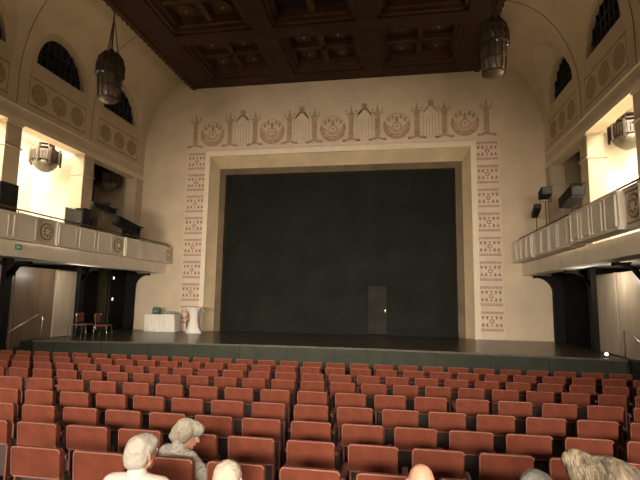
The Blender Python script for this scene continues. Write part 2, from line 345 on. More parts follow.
# ------------------------------------------------------------------ side walls, galleries, coves
def lun(y, t):                                   # lunette vault height, widening from the wall (t = 0) inwards
    best = 0; r = 1.46 + .27 * t; k = 1.60 + .90 * t
    for c in BAYC:
        d = abs(y - c)
        if d < r: best = max(best, 10.35 + k * math.sqrt(1 - (d / r) ** 2))
    return best
Z0 = 9.5; ZT = 13.2; EDGES = {-1: 7.0, 1: 6.42}
NWIN = 0
for s in (-1, 1):
    X = WALLX[s]; nm = {-1: 'left', 1: 'right'}[s]
    EDGE = EDGES[s]
    def bx(mb, a, b, y0, y1, z0, z1, mi=0):      # box from outward distance a to b behind the wall plane
        x0, x1 = sorted((X + s * a, X + s * b)); mb.box(x0, x1, y0, y1, z0, z1, mi)
    # spandrel / frieze wall
    mb = MB(); bx(mb, 0, 0.45, YB, YW, ZG, 10.36)
    # tympana with arched window holes
    for c in BAYC:
        n = 20; ro, ri = 1.72, 1.22
        for k in range(n):
            a, b = PI * k / n, PI * (k + 1) / n
            P = lambda r, t, kz: (X, c + r * math.cos(t), 10.36 + kz * math.sin(t))
            mb.prism([P(ri, a, 1.38), P(ro, a, 1.80), P(ro, b, 1.80), P(ri, b, 1.38)], (s * 0.45, 0, 0))
    bmesh.ops.remove_doubles(mb.bm, verts=mb.bm.verts, dist=1e-4)
    structure(mb.build('wall_' + nm, 'plaster'))
    # cornice
    mb = MB(); bx(mb, -0.05, 0.0, YB, YW - 0.001, ZG, ZG + 0.12); bx(mb, -0.03, 0, YB, YW - 0.001, ZG + 0.12, ZG + 0.2); bx(mb, -0.04, 0.0, YB, YW - 0.001, 8.52, 8.56)
    structure(mb.build('baseboard_' + nm, 'moulding'))
    # cove with lunettes (height field)
    NT = 72; ts = [PI / 2 * k / NT for k in range(NT + 1)]
    cx_ = [EDGE + (abs(X) - EDGE) * math.sin(t) for t in ts]; cz_ = [Z0 + (ZT - Z0) * math.cos(t) for t in ts]
    ys = [YB]
    for c in BAYC:
        ys += [c - 1.875] + [c - 1.74 * math.cos(PI * k / 40) for k in range(41)]
    ys = sorted(set(round(v, 4) for v in ys if v <= YW)) + [YW]
    rows = []
    for y in ys:
        rows.append([(s * cx_[i], y, max(cz_[i], lun(y, (abs(X) - cx_[i]) / (abs(X) - EDGE)))) for i in range(NT + 1)])
    mb = MB(); mb.grid(rows)
    structure(mb.build('ceiling_cove_' + nm, 'plaster'))
    # joint lines on the vault piers
    for k, c in enumerate(BAYC):
        y = c - 1.90
        if y < 6: continue
        mb = MB(); mb.tube([(s * (cx_[i] - 0.01), y, cz_[i] - 0.01) for i in range(0, NT + 1, 3)] + [(X - s * 0.005, y, 8.6)], 0.011, 5); structure(mb.build('trim_joint', 'joint'))
    # windows
    for c in BAYC:
        if c < 6: continue
        NWIN += 1
        n = 24; arc = [(c + 1.24 * math.cos(PI * k / n), 10.36 + 1.38 * math.sin(PI * k / n)) for k in range(n + 1)]
        w = MB(); w.prism([(X + s * 0.17, p[0], p[1]) for p in arc], (s * 0.03, 0, 0)); wo = structure(w.build('window_%d' % NWIN, 'night'))
        w = MB()
        for k in range(1, 8):
            y = c - 1.22 + 2.44 * k / 8; zt = 10.36 + 1.36 * math.sqrt(max(0, 1 - ((y - c) / 1.22) ** 2))
            w.box(min(X + s * 0.12, X + s * 0.17), max(X + s * 0.12, X + s * 0.17), y - 0.022, y + 0.022, 10.36, zt)
        for z in (10.8, 11.2):
            hw = 1.22 * math.sqrt(1 - ((z - 10.36) / 1.36) ** 2)
            w.box(min(X + s * 0.13, X + s * 0.17), max(X + s * 0.13, X + s * 0.17), c - hw, c + hw, z - 0.012, z + 0.012)
        w.build('window_bars', 'bars', wo)
    # painted frieze panels with three roundels
    for c in BAYC:
        if c < 6: continue
        mb = MB(); y0, y1 = c - 1.5, c + 1.5; e = -s * 0.004
        def fl(pts, mi): mb.prism([(X, p[0], p[1]) for p in pts], (e, 0, 0), mi)
        fl([(y0, 8.72), (y1, 8.72), (y1, 9.82), (y0, 9.82)], 1)
        def fr(pts, mi): mb.prism([(X + e, p[0], p[1]) for p in pts], (e, 0, 0), mi)
        for z in (8.76, 9.74):
            fr([(y0 + .03, z), (y1 - .03, z), (y1 - .03, z + 0.035), (y0 + .03, z + 0.035)], 2)
            for k in range(20):
                y = y0 + 3.0 * (k + .5) / 20
                fr([(y - .055, z - .01), (y + .055, z - .01), (y + .055, z + .06), (y - .055, z + .06)], 0)
        for yq in (-0.98, 0, 0.98):
            cc = c + yq
            fr([(cc + 0.37 * math.cos(2 * PI * k / 20), 9.27 + 0.37 * math.sin(2 * PI * k / 20)) for k in range(20)], 0)
            for rr in (0.29, 0.15):
                mb.prism([(X + 2 * e, cc + rr * math.cos(2 * PI * k / 16), 9.27 + rr * math.sin(2 * PI * k / 16)) for k in range(16)], (e * rr, 0, 0), 2 if rr > .2 else 0)
            for k in range(8):
                a = 2 * PI * k / 8 + 0.4
                mb.prism([(X + 2 * e, cc + 0.34 * math.cos(a) + 0.04 * math.cos(q), 9.27 + 0.34 * math.sin(a) + 0.04 * math.sin(q)) for q in [2 * PI * m / 6 for m in range(6)]], (e * .5, 0, 0), 2)
        for yq in (-1.46, 1.42): fr([(c + yq, 8.76), (c + yq + .04, 8.76), (c + yq + .04, 9.78), (c + yq, 9.78)], 2)
        structure(mb.build('trim_frieze', ['faded', 'plaster', 'stencil2']))
    # upper piers of the gallery arcade
    for y in PIERY:
        if y < 0: continue
        mb = MB(); yb = min(y + 0.33, YW - 0.005)
        bx(mb, 0.0, 0.55, y - 0.30, yb, 3.92, ZG)
        bx(mb, -0.05, 0.60, y - 0.34, min(yb + .04, YW - 0.004), ZG - 0.85, ZG - 0.80); bx(mb, -0.04, 0.59, y - 0.33, min(yb + .03, YW - 0.004), ZG - 0.07, ZG - 0.005)
        bx(mb, -0.02, 0.57, y - 0.26, yb - 0.04, ZG - 0.72, ZG - 0.15)
        structure(mb.build('wall_pier_upper', 'ochre', bevel=0.01))
    # gallery shell
    xo = s * 12.2
    mb = MB(); mb.box(min(xo, xo + s * .2), max(xo, xo + s * .2), YB, YW, 3.7, 8.7); structure(mb.build('wall_gallery_' + nm, 'gallery'))
    mb = MB(); bx(mb, 0.45, abs(xo - X), YB, YW, 8.60, 8.75); structure(mb.build('ceiling_gallery_' + nm, 'gallery'))
    mb = MB(); bx(mb, 0.6, abs(xo - X), PIERY[5] + 0.14, PIERY[5] + 0.30, 3.92, 8.60); structure(mb.build('wall_partition_' + nm, 'gallery'))
    # added dark sheets carrying the shade of the unlit bay nearest the stage
    mb = MB(); mb.box(min(xo, xo - s * .06), max(xo, xo - s * .06), PIERY[5] + 0.31, YW - 0.002, 3.93, 8.51); structure(mb.build('wall_bay_shade_' + nm, 'wood'))
    mb = MB(); bx(mb, 0.46, abs(xo - X) - .07, PIERY[5] + 0.31, YW - 0.002, 8.52, 8.599); structure(mb.build('ceiling_bay_shade_' + nm, 'ceilbeam'))
    # gallery floor slab with ring beam
    PX = 7.7
    xi = s * 8.0
    mb = MB(); mb.box(min(xi, xo), max(xi, xo), YB, YW - 0.001, 3.55, 3.90); structure(mb.build('ceiling_balcony_' + nm, 'plaster2'))
    mb = MB(); mb.box(min(s * 7.98, s * 8.55), max(s * 7.98, s * 8.55), YB, YW - 0.002, 3.41, 3.549); structure(mb.build('trim_beam_' + nm, 'plaster2'))
    # lower outer walls
    # lower piers + corbels
    for k, y in enumerate(PIERY):
        if y < 8: continue
        y = {3: 9.2, 4: 12.95, 5: 16.50, 6: 20.18}[k]
        xa_, xb_ = (X, X + s * 0.18) if k < 6 else (X, X + s * .62)
        x0, x1 = sorted((xa_, xb_))
        mb = MB(); mb.box(x0, x1, y, y + 0.28, 0, 3.548); structure(mb.build('wall_pier_lower', 'ebony', bevel=0.01))
        c_ = MB(); prof = []
        for q in range(11):
            a = PI / 2 * q / 10; prof.append((-.62 + 0.62 * math.sin(a), 2.70 + 0.62 * math.cos(a)))
        prof.append((0.0, 3.05))
        for q in range(9, 2, -1):
            a = PI / 2 * q / 10; prof.append((-.62 + 0.74 * math.sin(a) - .06, 2.70 + 0.74 * math.cos(a) - .03))
        prof += [(-.30, 3.398), (-.72, 3.398), (-.72, 3.30)]
        if k == 6: prof = prof[:11] + [(0.0, 3.398), (-.72, 3.398), (-.72, 3.30)]
        c_.prism([(X + s * q_[0], y + 0.05, q_[1]) for q_ in prof], (0, 0.2, 0)); structure(c_.build('trim_corbel', 'ebony'))
    # panelled wall between piers (rear bays) with pale door near the stage pier
    xpn = X + s * 0.55
    xpn2 = xpn + s * 0.15; YD = 17.0 if s < 0 else 17.5
    x0, x1 = sorted((xpn, xpn2))
    mb = MB(); mb.box(x0, x1, YB, YD, 0, 3.3)
    for (ya, yb2) in ((9.3, 10.6), (10.9, 12.2), (12.9, 13.75), (13.9, 14.75)):
        for (za, zb) in ((0.3, 1.75), (1.9, 3.1)):
            xa, xb = sorted((xpn, xpn - s * 0.025)); mb.box(xa, xb, ya, yb2, za, zb, 0)
    structure(mb.build('wall_lower_' + nm, 'wood', bevel=0.008))
    DN = {-1: 'door_1', 1: 'door_2'}[s]
    mb = MB(); xa, xb = sorted((xpn - s * 0.002, xpn - s * 0.06))
    if s < 0: mb.box(xa, xb, 15.85, 16.95, 0.0, 3.25); mb.box(xa - 0.02, xb + 0.02, 15.80, 15.85, 0, 3.27)
    else: mb.box(xa, xb, 15.95, 17.45, 0.0, 3.28); mb.box(xa - 0.02, xb + 0.02, 15.88, 15.95, 0, 3.3); mb.box(xa, xb, 13.2, 15.80, 0.0, 3.28)
    do = structure(mb.build(DN, 'woodlight', bevel=0.01))
    mb = MB(); x0, x1 = sorted((xpn + s * 0.02, xo)); mb.box(x0, x1, YD, YD + .12, 0, 3.549); structure(mb.build('wall_side_stage_' + nm, 'ebony'))
    mb = MB(); mb.box(min(xo, xo + s * .2), max(xo, xo + s * .2), YB, YW, 0, 3.7); structure(mb.build('wall_outer_' + nm, 'wood'))

# ceiling ---------------------------------------------------------------------
mb = MB()
cxc = [-4.2, -0.2, 3.8]; CW, CL = 1.60, 1.50
cyc = [18.2 - 3.75 * k for k in range(7)]
xb = [-7.1]
for c in cxc: xb += [c - CW, c + CW]
xb.append(6.46)
yb = [YB]
for c in sorted(cyc): yb += [c - CL, c + CL]
yb.append(YW); yb = [max(YB, v) for v in yb]
for i in range(len(xb) - 1):
    for j in range(len(yb) - 1):
        if yb[j + 1] - yb[j] < 0.01: continue
        hole = (i % 2 == 1) and (j % 2 == 1)
        if not hole: mb.box(xb[i], xb[i + 1], yb[j], yb[j + 1], ZC - 0.30, ZC + 0.5, 0)
        else: mb.box(xb[i], xb[i + 1], yb[j], yb[j + 1], ZC + 0.25, ZC + 0.5, 0)
for a in cxc:                                       # stepped coffer linings
    for b in cyc:
        for (o, z) in ((0.0, ZC - 0.22), (0.14, ZC - 0.06)):
            w, l = CW - o, CL - o
            mb.box(a - w, a + w, b - l, b - l + .14, z, ZC + .26, 1); mb.box(a - w, a + w, b + l - .14, b + l, z, ZC + .26, 1)
            mb.box(a - w, a - w + .14, b - l, b + l, z, ZC + .26, 1); mb.box(a + w - .14, a + w, b - l, b + l, z, ZC + .26, 1)
        mb.box(a - .10, a + .10, b - CL, b + CL, ZC + .04, ZC + .26, 1); mb.box(a - CW, a + CW, b - .10, b + .10, ZC + .04, ZC + .26, 1)
for a in (-7.14, 6.30):               # toothed edge moulding
    mb.box(a, a + .2, YB, YW - .005, ZC - .36, ZC - .14, 1)
    for k in range(90):
        y = YW - 0.15 - k * 0.3
        if y > YB + .2: mb.box(a - .06 if a < 0 else a + .2, a if a < 0 else a + .26, y - .09, y, ZC - .34, ZC - .2, 1)
for a in cxc:
    for b in cyc[:3]:
        for dx in (-.72, .72):
            for dy in (-.68, .68):
                if a == cxc[1] and b == cyc[1] and dy < 2:
                    mb.box(a + dx - .5, a + dx + .5, b + dy - .46, b + dy + .46, ZC + .235, ZC + .248, 2); continue
                n = 10
                for (rr, z0, z1) in ((.34, ZC + .19, ZC + .25),):
                    mb.prism([(a + dx + rr * math.cos(2 * PI * k / 12), b + dy + rr * math.sin(2 * PI * k / 12), z0) for k in range(12)], (0, 0, z1 - z0), 1)
                mb.ball((a + dx, b + dy, ZC + .16), .06, seg=10, mi=3)
structure(mb.build('ceiling', ['ceil', 'ceilbeam', 'ceildark', 'gilt']))
mb = MB(); mb.box(-12.6, 12.6, YB - .2, YB, 0, 13.4); structure(mb.build('wall_rear', 'wood'))

# ------------------------------------------------------------------ balcony parapets
def parapet(s, segs, z0, z1, name):
    # segs: (y0, y1, outward offset, kind)
    root = MB(); x_in = 7.95
    mbs = MB(); r = MB()
    for (y0, y1, off, kind) in segs:
        xa, xb2 = sorted((s * (7.72 - off), s * 7.95)); mbs.box(xa, xb2, y0, y1, z0, z1)
        xa, xb2 = sorted((s * (7.69 - off), s * (7.72 - off)))
        mbs.box(xa, xb2, y0, y1, z0, z0 + .07); mbs.box(xa, xb2, y0, y1, z1 - .07, z1)
        if kind == 'f':
            L = y1 - y0; n = max(2, round(L / (1.0 if s < 0 else .8)))
            for k in range(n):                                    # raised panels between flutes
                a = y0 + L * k / n + .10; b = y0 + L * (k + 1) / n - .10
                xa, xb2 = sorted((s * ((7.70 if s < 0 else 7.685) - off), s * (7.72 - off))); mbs.box(xa, xb2, a, b, z0 + .10, z1 - .10)
                for q in (0.10, -0.02): 
                    yy_ = (a if q > 0 else b) ; xa, xb2 = sorted((s * ((7.69 if s < 0 else 7.67) - off), s * (7.72 - off))); mbs.box(xa, xb2, yy_ - .03, yy_ + .03, z0 + .08, z1 - .08)
    o = structure(mbs.build(name, 'plaster2', bevel=0.012))
    k = 0
    for (y0, y1, off, kind) in segs:
        if kind != 'm': continue
        c, zc = (y0 + y1) / 2, (z0 + z1) / 2 + 0.01; ry, rz = min(.27, (y1 - y0) * .40), .27
        m = MB(); xx = s * (7.72 - off)
        m.prism([(xx, c + ry * math.cos(2 * PI * q / 20), zc + rz * math.sin(2 * PI * q / 20)) for q in range(20)], (-s * .025, 0, 0), 0)
        m.prism([(xx - s * .025, c + ry * .78 * math.cos(2 * PI * q / 20), zc + rz * .78 * math.sin(2 * PI * q / 20)) for q in range(20)], (-s * .012, 0, 0), 1)
        for q in range(8):
            a = 2 * PI * q / 8
            m.prism([(xx - s * .035, c + ry * (.5 * math.cos(a) + .16 * math.cos(b)), zc + rz * (.5 * math.sin(a) + .16 * math.sin(b))) for b in [2 * PI * w / 8 for w in range(8)]], (-s * .012, 0, 0), 0)
        m.prism([(xx - s * .035, c + ry * .2 * math.cos(2 * PI * q / 8), zc + rz * .2 * math.sin(2 * PI * q / 8)) for q in range(8)], (-s * .02, 0, 0), 1)
        for zq in (zc + .33, zc - .33): m.box(min(xx, xx - s * .02), max(xx, xx - s * .02), y0 + .05, y1 - .05, zq - .015, zq + .015)
        structure(m.build('trim_medallion', ['medal', 'plaster2']))
M['medal'] = mat('tan_relief', (0.40, 0.29, 0.18), 0.85, var=0.2, scale=12)
parapet(-1, [(20.34 - .55, 20.34, .0, 'm'), (16.5, 19.79, .05, 'f'), (15.72, 16.5, .0, 'm'), (12.82, 15.72, .05, 'f'), (12.04, 12.82, 0, 'm'), (9.1, 12.04, .05, 'f'), (8.3, 9.1, 0, 'm'), (1.0, 8.3, .05, 'f')], 3.86, 4.62, 'wall_parapet_left')
parapet(1, [(17.55, 20.4, .09, 'f'), (17.35, 17.55, -.03, 'p'), (14.05, 17.35, .05, 'f'), (13.6, 14.05, -.01, 'm'), (10.75, 13.6, .14, 'f'), (9.95, 10.75, .0, 'm'), (1.0, 9.95, .1, 'f')], 3.92, 4.78, 'wall_parapet_right')
# brown hand rails on the parapets
for s, zt, lab in ((-1, 4.62, 'long brown handrail along the left balcony parapet'), (1, 4.78, 'long brown handrail along the right balcony parapet')):
    t = thing('balcony_rail', (s * 7.84, 0, zt), lab, 'railing', 'balcony rails')
    mb = MB(); mb.tube([(0, 1.0, .14), (0, 20.1, .14), (0, 20.35, .06)], .024, 8); mb.build('rail', 'rail', t, True)
    for k in range(9):
        y = 20.2 - 1.25 * k
        mb = MB(); mb.tube([(0, y, 0), (0, y, .14)], .014, 6); mb.build('bracket', 'rail', t, True)
    mb = MB(); mb.box(-.13, .11, 1.0, 20.38, 0.0, 0.03); mb.build('capping', 'rail', t)

# exit sign under the left balcony front
EX = thing('exit_sign', (-7.98, 11.68, 3.63), 'tiny green exit sign on the beam below the left balcony front', 'sign')
mb = MB(); mb.box(-0.0, .05, -.11, .11, 0, .20); mb.build('box', 'signgreen', EX); EX.scale = (1, .8, .72)
mb = MB(); xq = .05; mk = lambda pts: mb.prism([(xq, p[0], p[1]) for p in pts], (.003, 0, 0))
mk([(.01, .14), (.04, .14), (.04, .17), (.01, .17)]); mk([(-.02, .08), (.03, .08), (.04, .13), (.0, .13)]); mk([(-.06, .03), (-.04, .03), (.02, .08), (-.01, .09)]); mk([(.03, .03), (.05, .03), (.03, .09), (.01, .08)])
mk([(-.095, .03), (-.075, .03), (-.075, .17), (-.095, .17)])
mb.build('running_figure', 'signwhite', EX)
#@@PART2
# ------------------------------------------------------------------ hanging lanterns
def big_lantern(loc, label):
    t = thing('hanging_lantern', loc, label, 'lantern', 'large lanterns hanging from the ceiling edge')
    m = MB(); m.lathe([(.06, 1.72), (.10, 1.62), (.24, 1.52), (.36, 1.36), (.40, 1.20), (.40, 1.16)], n=24)
    for k in range(16):
        a = 2 * PI * k / 16; m.obox((.39 * math.cos(a), .39 * math.sin(a), 1.06), (.022, .03, .17), Matrix.Rotation(a, 3, 'Z'))
        m.tube([(.39 * math.cos(a), .39 * math.sin(a), 1.2), (.34 * math.cos(a), .34 * math.sin(a), 1.42), (.2 * math.cos(a), .2 * math.sin(a), 1.60)], .018, 5)
    m.build('cage', 'bronze', t)
    m = MB(); m.lathe([(.37, .92), (.42, .92), (.42, .88), (.37, .86)], n=24); m.build('ring', 'brass', t, True)
    m = MB(); m.lathe([(.30, .90), (.33, 1.22), (.30, 1.3)], n=24); m.lathe([(.33, .90), (.31, .5), (.28, .16), (.20, .06), (.05, 0.02)], n=24); m.build('glass_shade', 'amber', t, True)
    m = MB()
    for k in range(12):
        a = 2 * PI * k / 12; c, s_ = math.cos(a), math.sin(a)
        m.tube([(.345 * c, .345 * s_, .88), (.325 * c, .325 * s_, .5), (.29 * c, .29 * s_, .15)], .012, 5)
    m.lathe([(.29, .17), (.31, .15), (.29, .12)], n=24); m.lathe([(.32, .52), (.335, .50), (.32, .47)], n=24)
    m.build('lower_frame', 'brass', t)
    for k in range(3):
        a = 2 * PI * k / 3 + .5
        m = MB(); m.tube([(.20 * math.cos(a), .20 * math.sin(a), 1.5), (.03 * math.cos(a), .03 * math.sin(a), 2.6)], .014, 5); m.build('chain', 'bronze', t)
    m = MB(); m.tube([(0, 0, 1.7), (0, 0, ZC - .28 - loc[2])], .022, 6); m.lathe([(.12, ZC - .298 - loc[2]), (.10, ZC - .36 - loc[2]), (.03, ZC - .42 - loc[2])], n=12); m.build('suspension_rod', 'bronze', t)
    for k in range(5):
        a = 2 * PI * k / 5 + 1.0
        m = MB(); m.ball((.34 * math.cos(a), .34 * math.sin(a), .86), .035, seg=8); m.build('glass_bead', 'steel', t, True)
    return t
big_lantern((-5.66, 12, 8.05), 'large dim bronze and glass lantern hanging near the left arched windows')
big_lantern((5.38, 12, 8.10), 'large dim bronze and glass lantern hanging at the right edge of the dark ceiling')

def bowl_lantern(loc, label, grp, rz=0, zc=8.6):
    t = thing('bowl_lantern', loc, label, 'lantern', grp, rz)
    R_ = .50
    m = MB()
    m.lathe([(R_, .50), (R_ + .03, .50), (R_ + .03, .56), (R_, .56)], n=8); m.lathe([(R_, .84), (R_ + .03, .84), (R_ + .03, .90), (R_, .90)], n=8)
    for k in range(8):
        a0, a1 = 2 * PI * k / 8, 2 * PI * (k + 1) / 8
        p, q = V((R_ * math.cos(a0), R_ * math.sin(a0), 0)), V((R_ * math.cos(a1), R_ * math.sin(a1), 0))
        for f_ in (0.0, .25, .5, .75):
            c = p.lerp(q, f_); m.obox((c.x, c.y, .70), (.036, .034, .19), Matrix.Rotation((a0 + a1) / 2, 3, 'Z'))
        c = p * 1.08; m.obox((c.x, c.y, .66), (.035, .035, .30), Matrix.Rotation(a0, 3, 'Z'))
    m.build('lattice_band', 'brass', t)
    m = MB(); m.lathe([(.001, .08), (.14, .10), (.28, .18), (.41, .33), (.47, .50)], n=28); m.build('glass_bowl', 'frost', t, True)
    m = MB(); m.lathe([(R_ - .03, .55), (R_ - .03, .85)], n=8); m.build('glass_panel', 'lampglass', t)
    m = MB()
    for k in range(4):
        a = PI / 4 + PI / 2 * k; c, s_ = math.cos(a), math.sin(a)
        m.tube([(.48 * c, .48 * s_, .9), (.30 * c, .30 * s_, 1.06), (.27 * c, .27 * s_, 1.20)], .026, 6)
    m.lathe([(.25, 1.05), (.31, 1.05), (.31, 1.10), (.25, 1.10)], n=8); m.lathe([(.24, 1.19), (.30, 1.19), (.30, 1.23), (.24, 1.23)], n=8)
    m.build('crown', 'brass', t)
    m = MB(); m.tube([(0, 0, .5), (0, 0, zc - loc[2] - .005)], .02, 6); m.obox((0, 0, 1.08), (.27, .02, .02)); m.obox((0, 0, 1.08), (.02, .27, .02)); m.build('suspension_rod', 'brass', t)
    return t
bowl_lantern((-10.72, 15.55, 7.0), 'brass lantern with glass bowl hanging in the brightly lit left gallery bay', 'gallery bowl lanterns', .2)
bowl_lantern((-10.62, 19.3, 7.1), 'unlit lantern in the dark left gallery bay nearest the stage', 'gallery bowl lanterns', .2, 8.52)
bowl_lantern((10.27, 15.95, 7.2), 'brass lantern with glass bowl hanging in the brightly lit right gallery bay', 'gallery bowl lanterns', .2)
bowl_lantern((10.5, 18.6, 7.1), 'dim lantern in the dark right gallery bay nearest the stage', 'gallery bowl lanterns', .2, 8.52)
# gallery ceiling: spotlight and grilles
for s, loc in ((-1, (-10.45, 16.0, 8.52)), (1, (10.3, 15.4, 8.52))):
    t = thing('ceiling_spotlight', loc, 'small lit white spotlight on the %s gallery ceiling above the bowl lantern' % ('left' if s < 0 else 'right'), 'lamp', 'gallery ceiling spotlights')
    m = MB(); m.lathe([(.07, .08), (.09, .02), (.09, -.02)], n=14); m.build('housing', 'gallery', t, True)
    m = MB(); m.ball((0, 0, -.02), .075, seg=12); m.build('bulb', 'lampwhite', t, True)
t = tag(MB().box(-10.55, -10.3, 14.6, 15.75, 8.57, 8.602).build('ceiling_grille', 'grille'), 'dark slotted vent in the left gallery ceiling above the lantern', 'vent')
t = tag(MB().box(9.9, 10.2, 14.5, 15.3, 8.57, 8.602).build('ceiling_grille', 'grille'), 'dark slotted vent in the right gallery ceiling near the lantern', 'vent')

# ------------------------------------------------------------------ stage lights & boxes on the balconies
def spot(loc, aim, L, w, label, cat='stage light', pole=None, name='stage_spotlight', barn=True):
    t = thing(name, loc, label, cat, 'stage lights on the balconies')
    a = V(aim).normalized(); q = a.to_track_quat('Y', 'Z').to_matrix()
    m = MB(); m.obox((0, 0, 0), (w, L / 2, w * .82), q); m.obox(a * (-L / 2 - .03), (w * .75, .04, w * .6), q); m.build('housing', 'darkgrey', t, bevel=.012)
    m = MB(); m.obox(a * (L / 2 + .012), (w * .82, .01, w * .66), q); m.build('lens', 'glasslens', t)
    if barn:
        ll = a * (L / 2 + .06)
        for u in (1, -1):
            m = MB(); m.obox(ll + u * (q @ V((0, 0, w * .95))), (w, .07, .006), q); m.build('barn_door', 'black', t)
    m = MB(); s1 = q @ V((w + .012, 0, 0)); dn = V((0, 0, -w - .14))
    m.tube([s1, s1 + dn, -s1 + dn, -s1], .012, 6); m.build('yoke', 'black', t)
    if pole: m = MB(); m.tube([dn, V((0, 0, pole))], .016, 8); m.build('pole', 'black', t)
    return t
# left
spot((-8.12, 15.66, 5.62), (.25, 1, -.12), .95, .13, 'long dark stage light on a pole above the left balcony rail', pole=-1.72)
t = spot((-8.62, 16.55, 5.95), (.8, .5, -.2), .22, .12, 'small round-fronted stage light beside the long one on the left balcony', pole=-2.05, barn=False)
spot((-8.2, 17.35, 5.22), (.3, 1, -.28), 1.15, .20, 'bulky dark stage light crouching on the left balcony rail end', pole=-1.32)
spot((-8.6, 18.35, 5.05), (.6, .8, -.1), .55, .24, 'squat black stage light behind the bulky one on the left balcony', pole=-1.15, barn=False)
# right
spot((8.02, 18.3, 5.74), (-.15, -1, .16), 1.1, .115, 'low flat floodlight on a short pole, nearest the stage on the right balcony', pole=-1.84, barn=False)
spot((8.02, 17.15, 6.16), (-.15, -1, -.0), .9, .17, 'raised flat floodlight on a taller pole above the right balcony', pole=-2.26, barn=False)
spot((8.16, 15.1, 5.56), (-.1, -1, .05), 1.55, .20, 'large long dark spotlight on the right balcony beside the pier', pole=-1.66)
# loudspeaker boxes
def case(loc, dims, label, rz=0, name='loudspeaker'):
    t = thing(name, loc, label, 'loudspeaker', 'dark boxes on the left balcony', rz)
    x, y, z = dims
    m = MB(); m.box(-x / 2, x / 2, -y / 2, y / 2, 0, z); m.build('cabinet', 'darkgrey', t, bevel=.015)
    m = MB(); m.box(x / 2, x / 2 + .012, -y / 2 + .03, y / 2 - .03, .03, z - .03); m.build('grille', 'black', t)
    m = MB(); m.tube([(-.08, -y / 2 - .02, z * .7), (.08, -y / 2 - .02, z * .7)], .012, 6); m.build('handle', 'black', t)
    return t
case((-8.24, 11.30, 4.70), (.40, .60, .80), 'large dark box at the far left on the balcony rail')
case((-8.20, 14.62, 4.66), (.36, .38, .74), 'tall dark box on the left balcony between clear panel and stage lights')
case((-8.20, 15.06, 4.66), (.32, .32, .46), 'small dark box next to the tall box on the left balcony')
for b in [o for o in bpy.data.objects if o.name.startswith('loudspeaker')]:
    m = MB(); m.box(-.14, .14, -.14, .14, 3.90 - b.location.z, -.001); m.build('stand', 'black', b)
t = thing('acrylic_screen', (-8.03, 13.92, 4.66), 'pale translucent screen panel on the left balcony rail beside the dark box', 'screen')
m = MB(); m.box(-.02, .02, -.40, .40, .0, .60); m.build('panel', 'acrylic', t, bevel=.02)
for yq in (-.325, .325):
    m = MB(); m.box(-.05, .05, yq - .025, yq + .025, -.02, .03); m.build('clamp', 'black', t)
m = MB(); m.box(-.03, .03, -.06, .06, 3.905 - 4.66, 0); m.build('stand', 'black', t)

# ------------------------------------------------------------------ things on stage
def skirt(mb, hx, hy, z0, z1, pleats, amp, rad=.08):
    per = []
    N = pleats * 4
    corners = []
    tot = 4 * (hx + hy)
    for k in range(N):
        d = tot * k / N; a = amp * math.sin(2 * PI * k / 4)
        if d < 2 * hx: p, n = V((-hx + d, -hy, 0)), V((0, -1, 0))
        elif d < 2 * hx + 2 * hy: p, n = V((hx, -hy + d - 2 * hx, 0)), V((1, 0, 0))
        elif d < 4 * hx + 2 * hy: p, n = V((hx - (d - 2 * hx - 2 * hy), hy, 0)), V((0, 1, 0))
        else: p, n = V((-hx, hy - (d - 4 * hx - 2 * hy), 0)), V((-1, 0, 0))
        per.append((p, n, a))
    rows = []
    for (z, sc, fl) in ((z0, 1.0, .035), ((z0 + z1) / 2, .8, .02), (z1 - .04, .5, .005), (z1, .0, 0)):
        rows.append([p + n * (a * sc + fl) + V((0, 0, z)) for (p, n, a) in per])
    vs = mb.grid(rows, 0, True); mb.bm.faces.new(vs[-1])
t = thing('draped_table', (-7.70, 19.85, ZS), 'long table with pleated white skirt at the stage wall, glasses on top', 'table', rz=.02)
m = MB(); skirt(m, .70, .36, .01, .765, 36, .034); m.build('table_skirt', 'linen', t, True)
m = MB(); m.box(-.72, .72, -.38, .38, .765, .785); m.build('table_top', 'linen', t, bevel=.01)
# green bottles
tr = thing('bottle', (-8.28, 19.82, ZS + .785), 'x', 'bottle', 'green bottles on the white table')
m = MB(); m.lathe([(.001, 0), (.036, 0), (.038, .02), (.038, .17), (.03, .21), (.015, .245), (.015, .30)], n=12); m.build('glass_body', 'greenglass', tr, True)
m = MB(); m.lathe([(.018, .295), (.018, .32), (.001, .322)], n=10); m.build('cap', 'steel', tr, True)
words = ['nearest the table corner', 'second along the row', 'third along the row', 'at the end of the row']
first = tr
for k in range(8):
    b = first if k == 0 else copy_tree(first)
    b.location = (-8.12 + .088 * (k % 4), 19.72 + .11 * (k // 4), ZS + .786)
    b['label'] = 'small green bottle on the white table, %s, %s row' % (['leftmost', 'second from left', 'third from left', 'rightmost'][k % 4], ['front', 'back'][k // 4])
g0 = None
for k in range(12):
    if g0 is None:
        g0 = MB(); g0.lathe([(.001, .0), (.028, 0), (.034, .11), (.030, .11), (.026, .01), (.001, .008)], n=12); g0 = g0.build('drinking_glass', 'glass', None, True); b = g0
    else: b = copy_tree(g0)
    b.location = (-7.55 + .085 * (k % 6), 19.74 + .14 * (k // 6), ZS + .806)
    tag(b, 'clear drinking glass on the table tray, %s in the %s row' % (['first', 'second', 'third', 'fourth', 'fifth', 'sixth'][k % 6], ['front', 'back'][k // 6]), 'glass', 'drinking glasses on the white table')
t = thing('serving_tray', (-7.34, 19.80, ZS + .786), 'dull metal tray holding glasses on the white skirted table', 'tray')
m = MB(); m.box(-.34, .34, -.16, .20, 0, .012); m.build('base', 'steel', t)
m = MB(); m.box(-.35, .35, -.17, -.16, 0, .035); m.box(-.35, .35, .20, .21, 0, .035); m.box(-.35, -.34, -.17, .21, 0, .035); m.box(.34, .35, -.17, .21, 0, .035); m.build('rim', 'steel', t)
